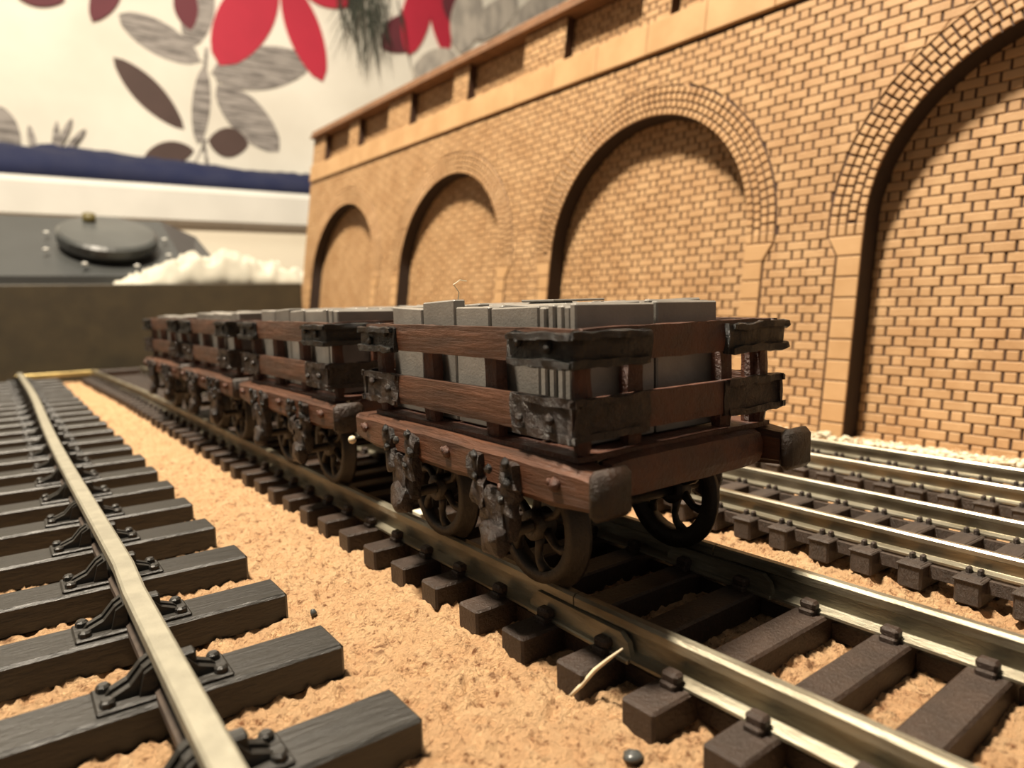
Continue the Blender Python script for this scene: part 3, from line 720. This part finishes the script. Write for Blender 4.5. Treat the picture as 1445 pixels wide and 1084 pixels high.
def load(wi, n_layers, n_end, H=1.0):
    # rows facing the sides
    segs = [(-.92, -.30), (-.285, .23), (.245, .81), (.825, 1.42)]
    x0, x1 = -.905, .80; dx = (x1 - x0) / n_layers
    for si, (a, b_) in enumerate(segs):
        for k in range(n_layers):
            h = H + R_.uniform(-.012, .014)
            lab = None
            if wi == 0 and k == 0:
                h = [.985, .99, 1.045, .99][si]
                lab = {2: 'tallest slate on the left side of the nearest wagon, standing above its neighbours',
                       3: 'rearmost left-side slate, behind the tallest one, in the nearest wagon',
                       1: 'left-side slate just in front of the tallest one in the nearest wagon',
                       0: 'left-side slate next to the end packs in the nearest wagon'}[si]
            slate(wi, x0 + dx * (k + .5) + R_.uniform(-.004, .004), (a + b_) / 2, (b_ - a) - .012, h, dx - .014, 'side', lab, ('in the front row', 'in the row before the middle', 'in the row past the middle', 'in the rearmost row')[si])
    # packs facing the near end
    y0, y1 = -1.335, -.935; dy = (y1 - y0) / n_end
    for ci, (a, b_) in enumerate(((-.905, -.11), (-.095, .62))):
        for k in range(n_end):
            lab = None; h = H + .0 + R_.uniform(-.02, .015)
            if wi == 0 and k == 0: h = 1.0; lab = ('wide front slate on the left at the near end of the nearest wagon', 'front slate on the right at the near end of the nearest wagon')[ci]
            slate(wi, (a + b_) / 2 + R_.uniform(-.02, .02) * (k > 0), y0 + dy * (k + .5), b_ - a - .01, h, dy - .012, 'end', lab, ('in the left end pack', 'in the right end pack')[ci])
load(0, 13, 5, 1.0); load(1, 9, 3, .98); load(2, 7, 2, .94); load(3, 6, 2, .88)
# two thin slates lying flat on top of the nearest load
o = MB().box(-.36, .36, -.18, .18, 0, .02, .006).build('slate', M_slate, loc=(4.05, 4.75, FL + 1.016)); o.rotation_euler = (0.0, 0.0, .2)
tag(o, 'thin slate lying flat on top of the nearest load', 'slate')

# ------------------------------------------------------------------ small odds and ends
o = MB().tube([(0, 0, 0), (.02, .01, .08), (-.03, .02, .15), (.04, .02, .19), (.1, .0, .18)], .006, 5).build('fibre', M_fibre, loc=(3.4, 5.45, FL + 1.04))
tag(o, 'tiny curled pale fibre standing on the nearest slates', 'fibre')
o = MB().tube([(2.90, 3.40, -.43), (2.96, 3.36, -.36), (3.03, 3.30, -.25), (3.07, 3.2, -.14), (3.09, 3.10, -.04)], [.012, .016, .016, .012, .006], 6).build('bristle', M_fibre, None, True)
tag(o, 'bent pale bristle leaning on the sleepers before the rail joint', 'bristle')
o = MB().ball((0, 0, 0), .055, 10, (1.2, 1, .6), .15).build('pebble', M_dgrey2, None, True, (2.78, 2.71, GZ + .02)); tag(o, 'dark grey speck of stone on the cork at the bottom edge', 'pebble')
o = MB().ball((0, 0, 0), .03, 8, (1, 1, 1.2), .2).build('grit', M_dgrey2, None, True, (2.02, 5.75, GZ + .03)); tag(o, 'tiny dark grit beside the end of a left-hand sleeper', 'grit')
o = MB().box(-.07, .09, -.1, .1, 0, .10, .01).build('packing_block', M_crumb, loc=(3.80, 7.03, -.27)); tag(o, 'small pale block between the rails behind the left rail', 'block')
o = MB().ball((0, 0, 0), .045, 10).build('bead', M_fibre, None, True, (2.98, 6.98, .78)); tag(o, 'small yellowish bead between the two nearest wagons', 'bead')
MB().tube([(2.98, 6.98, .78), (3.1, 6.84, .86), (3.3, 6.82, .86)], .012, 5).build('link_wire', M_wheel, o).matrix_parent_inverse = Matrix.Translation((-2.98, -6.98, -.78))
o = MB().tube([(4.1, 6.66, .92), (4.1, 6.9, .84), (4.1, 7.18, .84), (4.1, 7.48, .92)], .03, 8).build('coupling_link', M_wheel, None, True); tag(o, 'dark coupling link between the nearest and second wagons', 'coupling')
o = MB().tube([(4.1, 10.6, .92), (4.1, 11.05, .84), (4.1, 11.35, .92)], .03, 8).build('coupling_link', M_wheel, None, True); tag(o, 'dark coupling link between the second and third wagons', 'coupling')
o = MB().tube([(4.08, 14.65, .92), (4.08, 14.92, .84), (4.07, 15.2, .92)], .03, 8).build('coupling_link', M_wheel, None, True); tag(o, 'dark coupling link between the third and rearmost wagons', 'coupling')

# ================================================================== things behind the board
o = MB().box(-14, 45, 33.5, 64, -1.3, 3.0, .05).build('side_table', M_wood); tag(o, 'low wooden table hidden behind the end board', 'table')
T = empty('equipment_case', (1, 40, 3.0)); tag(T, 'dark grey plastic case with a round disc, behind the end board', 'case')
prof = [(35.2, 3.0), (35.2, 3.7), (41, 6.75), (46, 6.95), (46, 3.0)]
b = MB(); vs = []
for x, sc_ in ((-9, 1), (7.6, 1), (9.25, .80)):
    for (y, z) in prof: vs.append((x - 1, y - 40, (z - 3.0) * (sc_ if z > 3.8 else 1)))
n5 = 5; fs = [tuple(range(5)), tuple(range(10, 15))[::-1]]
for i in range(2):
    for k in range(5): fs.append((i * 5 + k, i * 5 + (k + 1) % 5, (i + 1) * 5 + (k + 1) % 5, (i + 1) * 5 + k))
b.add(vs, fs).build('case_body', M_dgrey, T)
dsc = MB().lathe([(.001, 0), (1.95, 0), (2.05, .15), (2.05, .5), (1.9, .62), (.001, .66)], (0, 0, 0), 'z', 40, False).build('round_disc', M_dgrey2, T, False, (3.7, -2.3, 2.25)); dsc.rotation_euler = (math.radians(27), 0, 0)
st_ = MB().tube([(0, 0, .5), (0, 0, .95)], .28, 10).build('disc_stud', mat('green_brass', (.10, .08, .02), .5), dsc, True, (-.6, 1.2, 0))
for k in range(8):
    a = k * math.pi / 4 + .3
    MB().ball((0, 0, 0), .13, 8, (1, 1, .5)).build('screw', M_white, T, True, (3.7 + 2.6 * math.cos(a), -2.45 + 2.2 * math.sin(a), 2.25 + .52 * 2.2 * math.sin(a)))
def crumple(name, x0, x1, y0, y1, zf, z0, m, label, cat, seed, amp=.35, fr=.9, nx=70, ny=26, bot=0):
    xs = np.linspace(x0, x1, nx); ys = np.linspace(y0, y1, ny); X, Y = np.meshgrid(xs, ys)
    u = (X - x0) / (x1 - x0); v = (Y - y0) / (y1 - y0)
    prof = np.sin(np.pi * np.clip(v, 0, 1)) ** .45 * np.clip(np.sin(np.pi * np.clip(u, 0, 1)), 0, 1) ** .22
    nz = np.abs(vnoise(X * fr, Y * fr * 1.4, seed) - .5) * 2 * .6 + np.abs(vnoise(X * fr * 2.3, Y * fr * 2.3, seed + 1) - .5) * 2 * .4
    Z = z0 + prof * (np.vectorize(zf)(X) - z0 - amp * nz)
    o = link(name, grid_mesh(name, X, Y, Z, m)); tag(o, label, cat)
    s = o.modifiers.new('solid', 'SOLIDIFY'); s.thickness = .04
    return o
crumple('crumpled_cloth', 4.2, 13.2, 33.55, 35.1, lambda x: 3.75 + 1.25 * min(1, max(0, (x - 4) / 3.6)) - .14 * max(0, x - 8.5), 3.02, M_cloth, 'crumpled white cloth on the table behind the end board', 'cloth', 5, 1.0, 1.7)
crumple('navy_cloth', -14, 32, 67.5, 74.5, lambda x: 15.75 + .35 * math.sin(x * .22 + .4) + .02 * max(0, x - 10), 12.82, M_blue, 'rumpled navy blue cloth lying along the white sill', 'cloth', 12, .8, .35)

# hanging spray of dark needle leaves against the wallpaper
T = empty('needle_spray', (35.5, 74.4, 39)); tag(T, 'hanging spray of thin dark needle leaves in front of the wallpaper, top centre left', 'plant')
MB().tube([(0, .3, 3), (-.3, -.1, 0), (.3, -.3, -3)], .16, 6).build('stem', M_needle, T)
b = MB()
for i in range(60):
    z = R_.uniform(-5.5, 1.5); x = R_.gauss(0, 1.7); ln = R_.uniform(4, 7.5); sp = R_.gauss(0, 1.5)
    b.tube([(x, -.3, z), (x + sp * .6, -.35, z - ln * .5), (x + sp * 1.1, -.3 + R_.uniform(-.15, .15), z - ln)], [.09, .07, .02], 4, False)
tag(b.build('needle_leaves', M_needle, T), kind='stuff')
print('objects', len(bpy.data.objects))
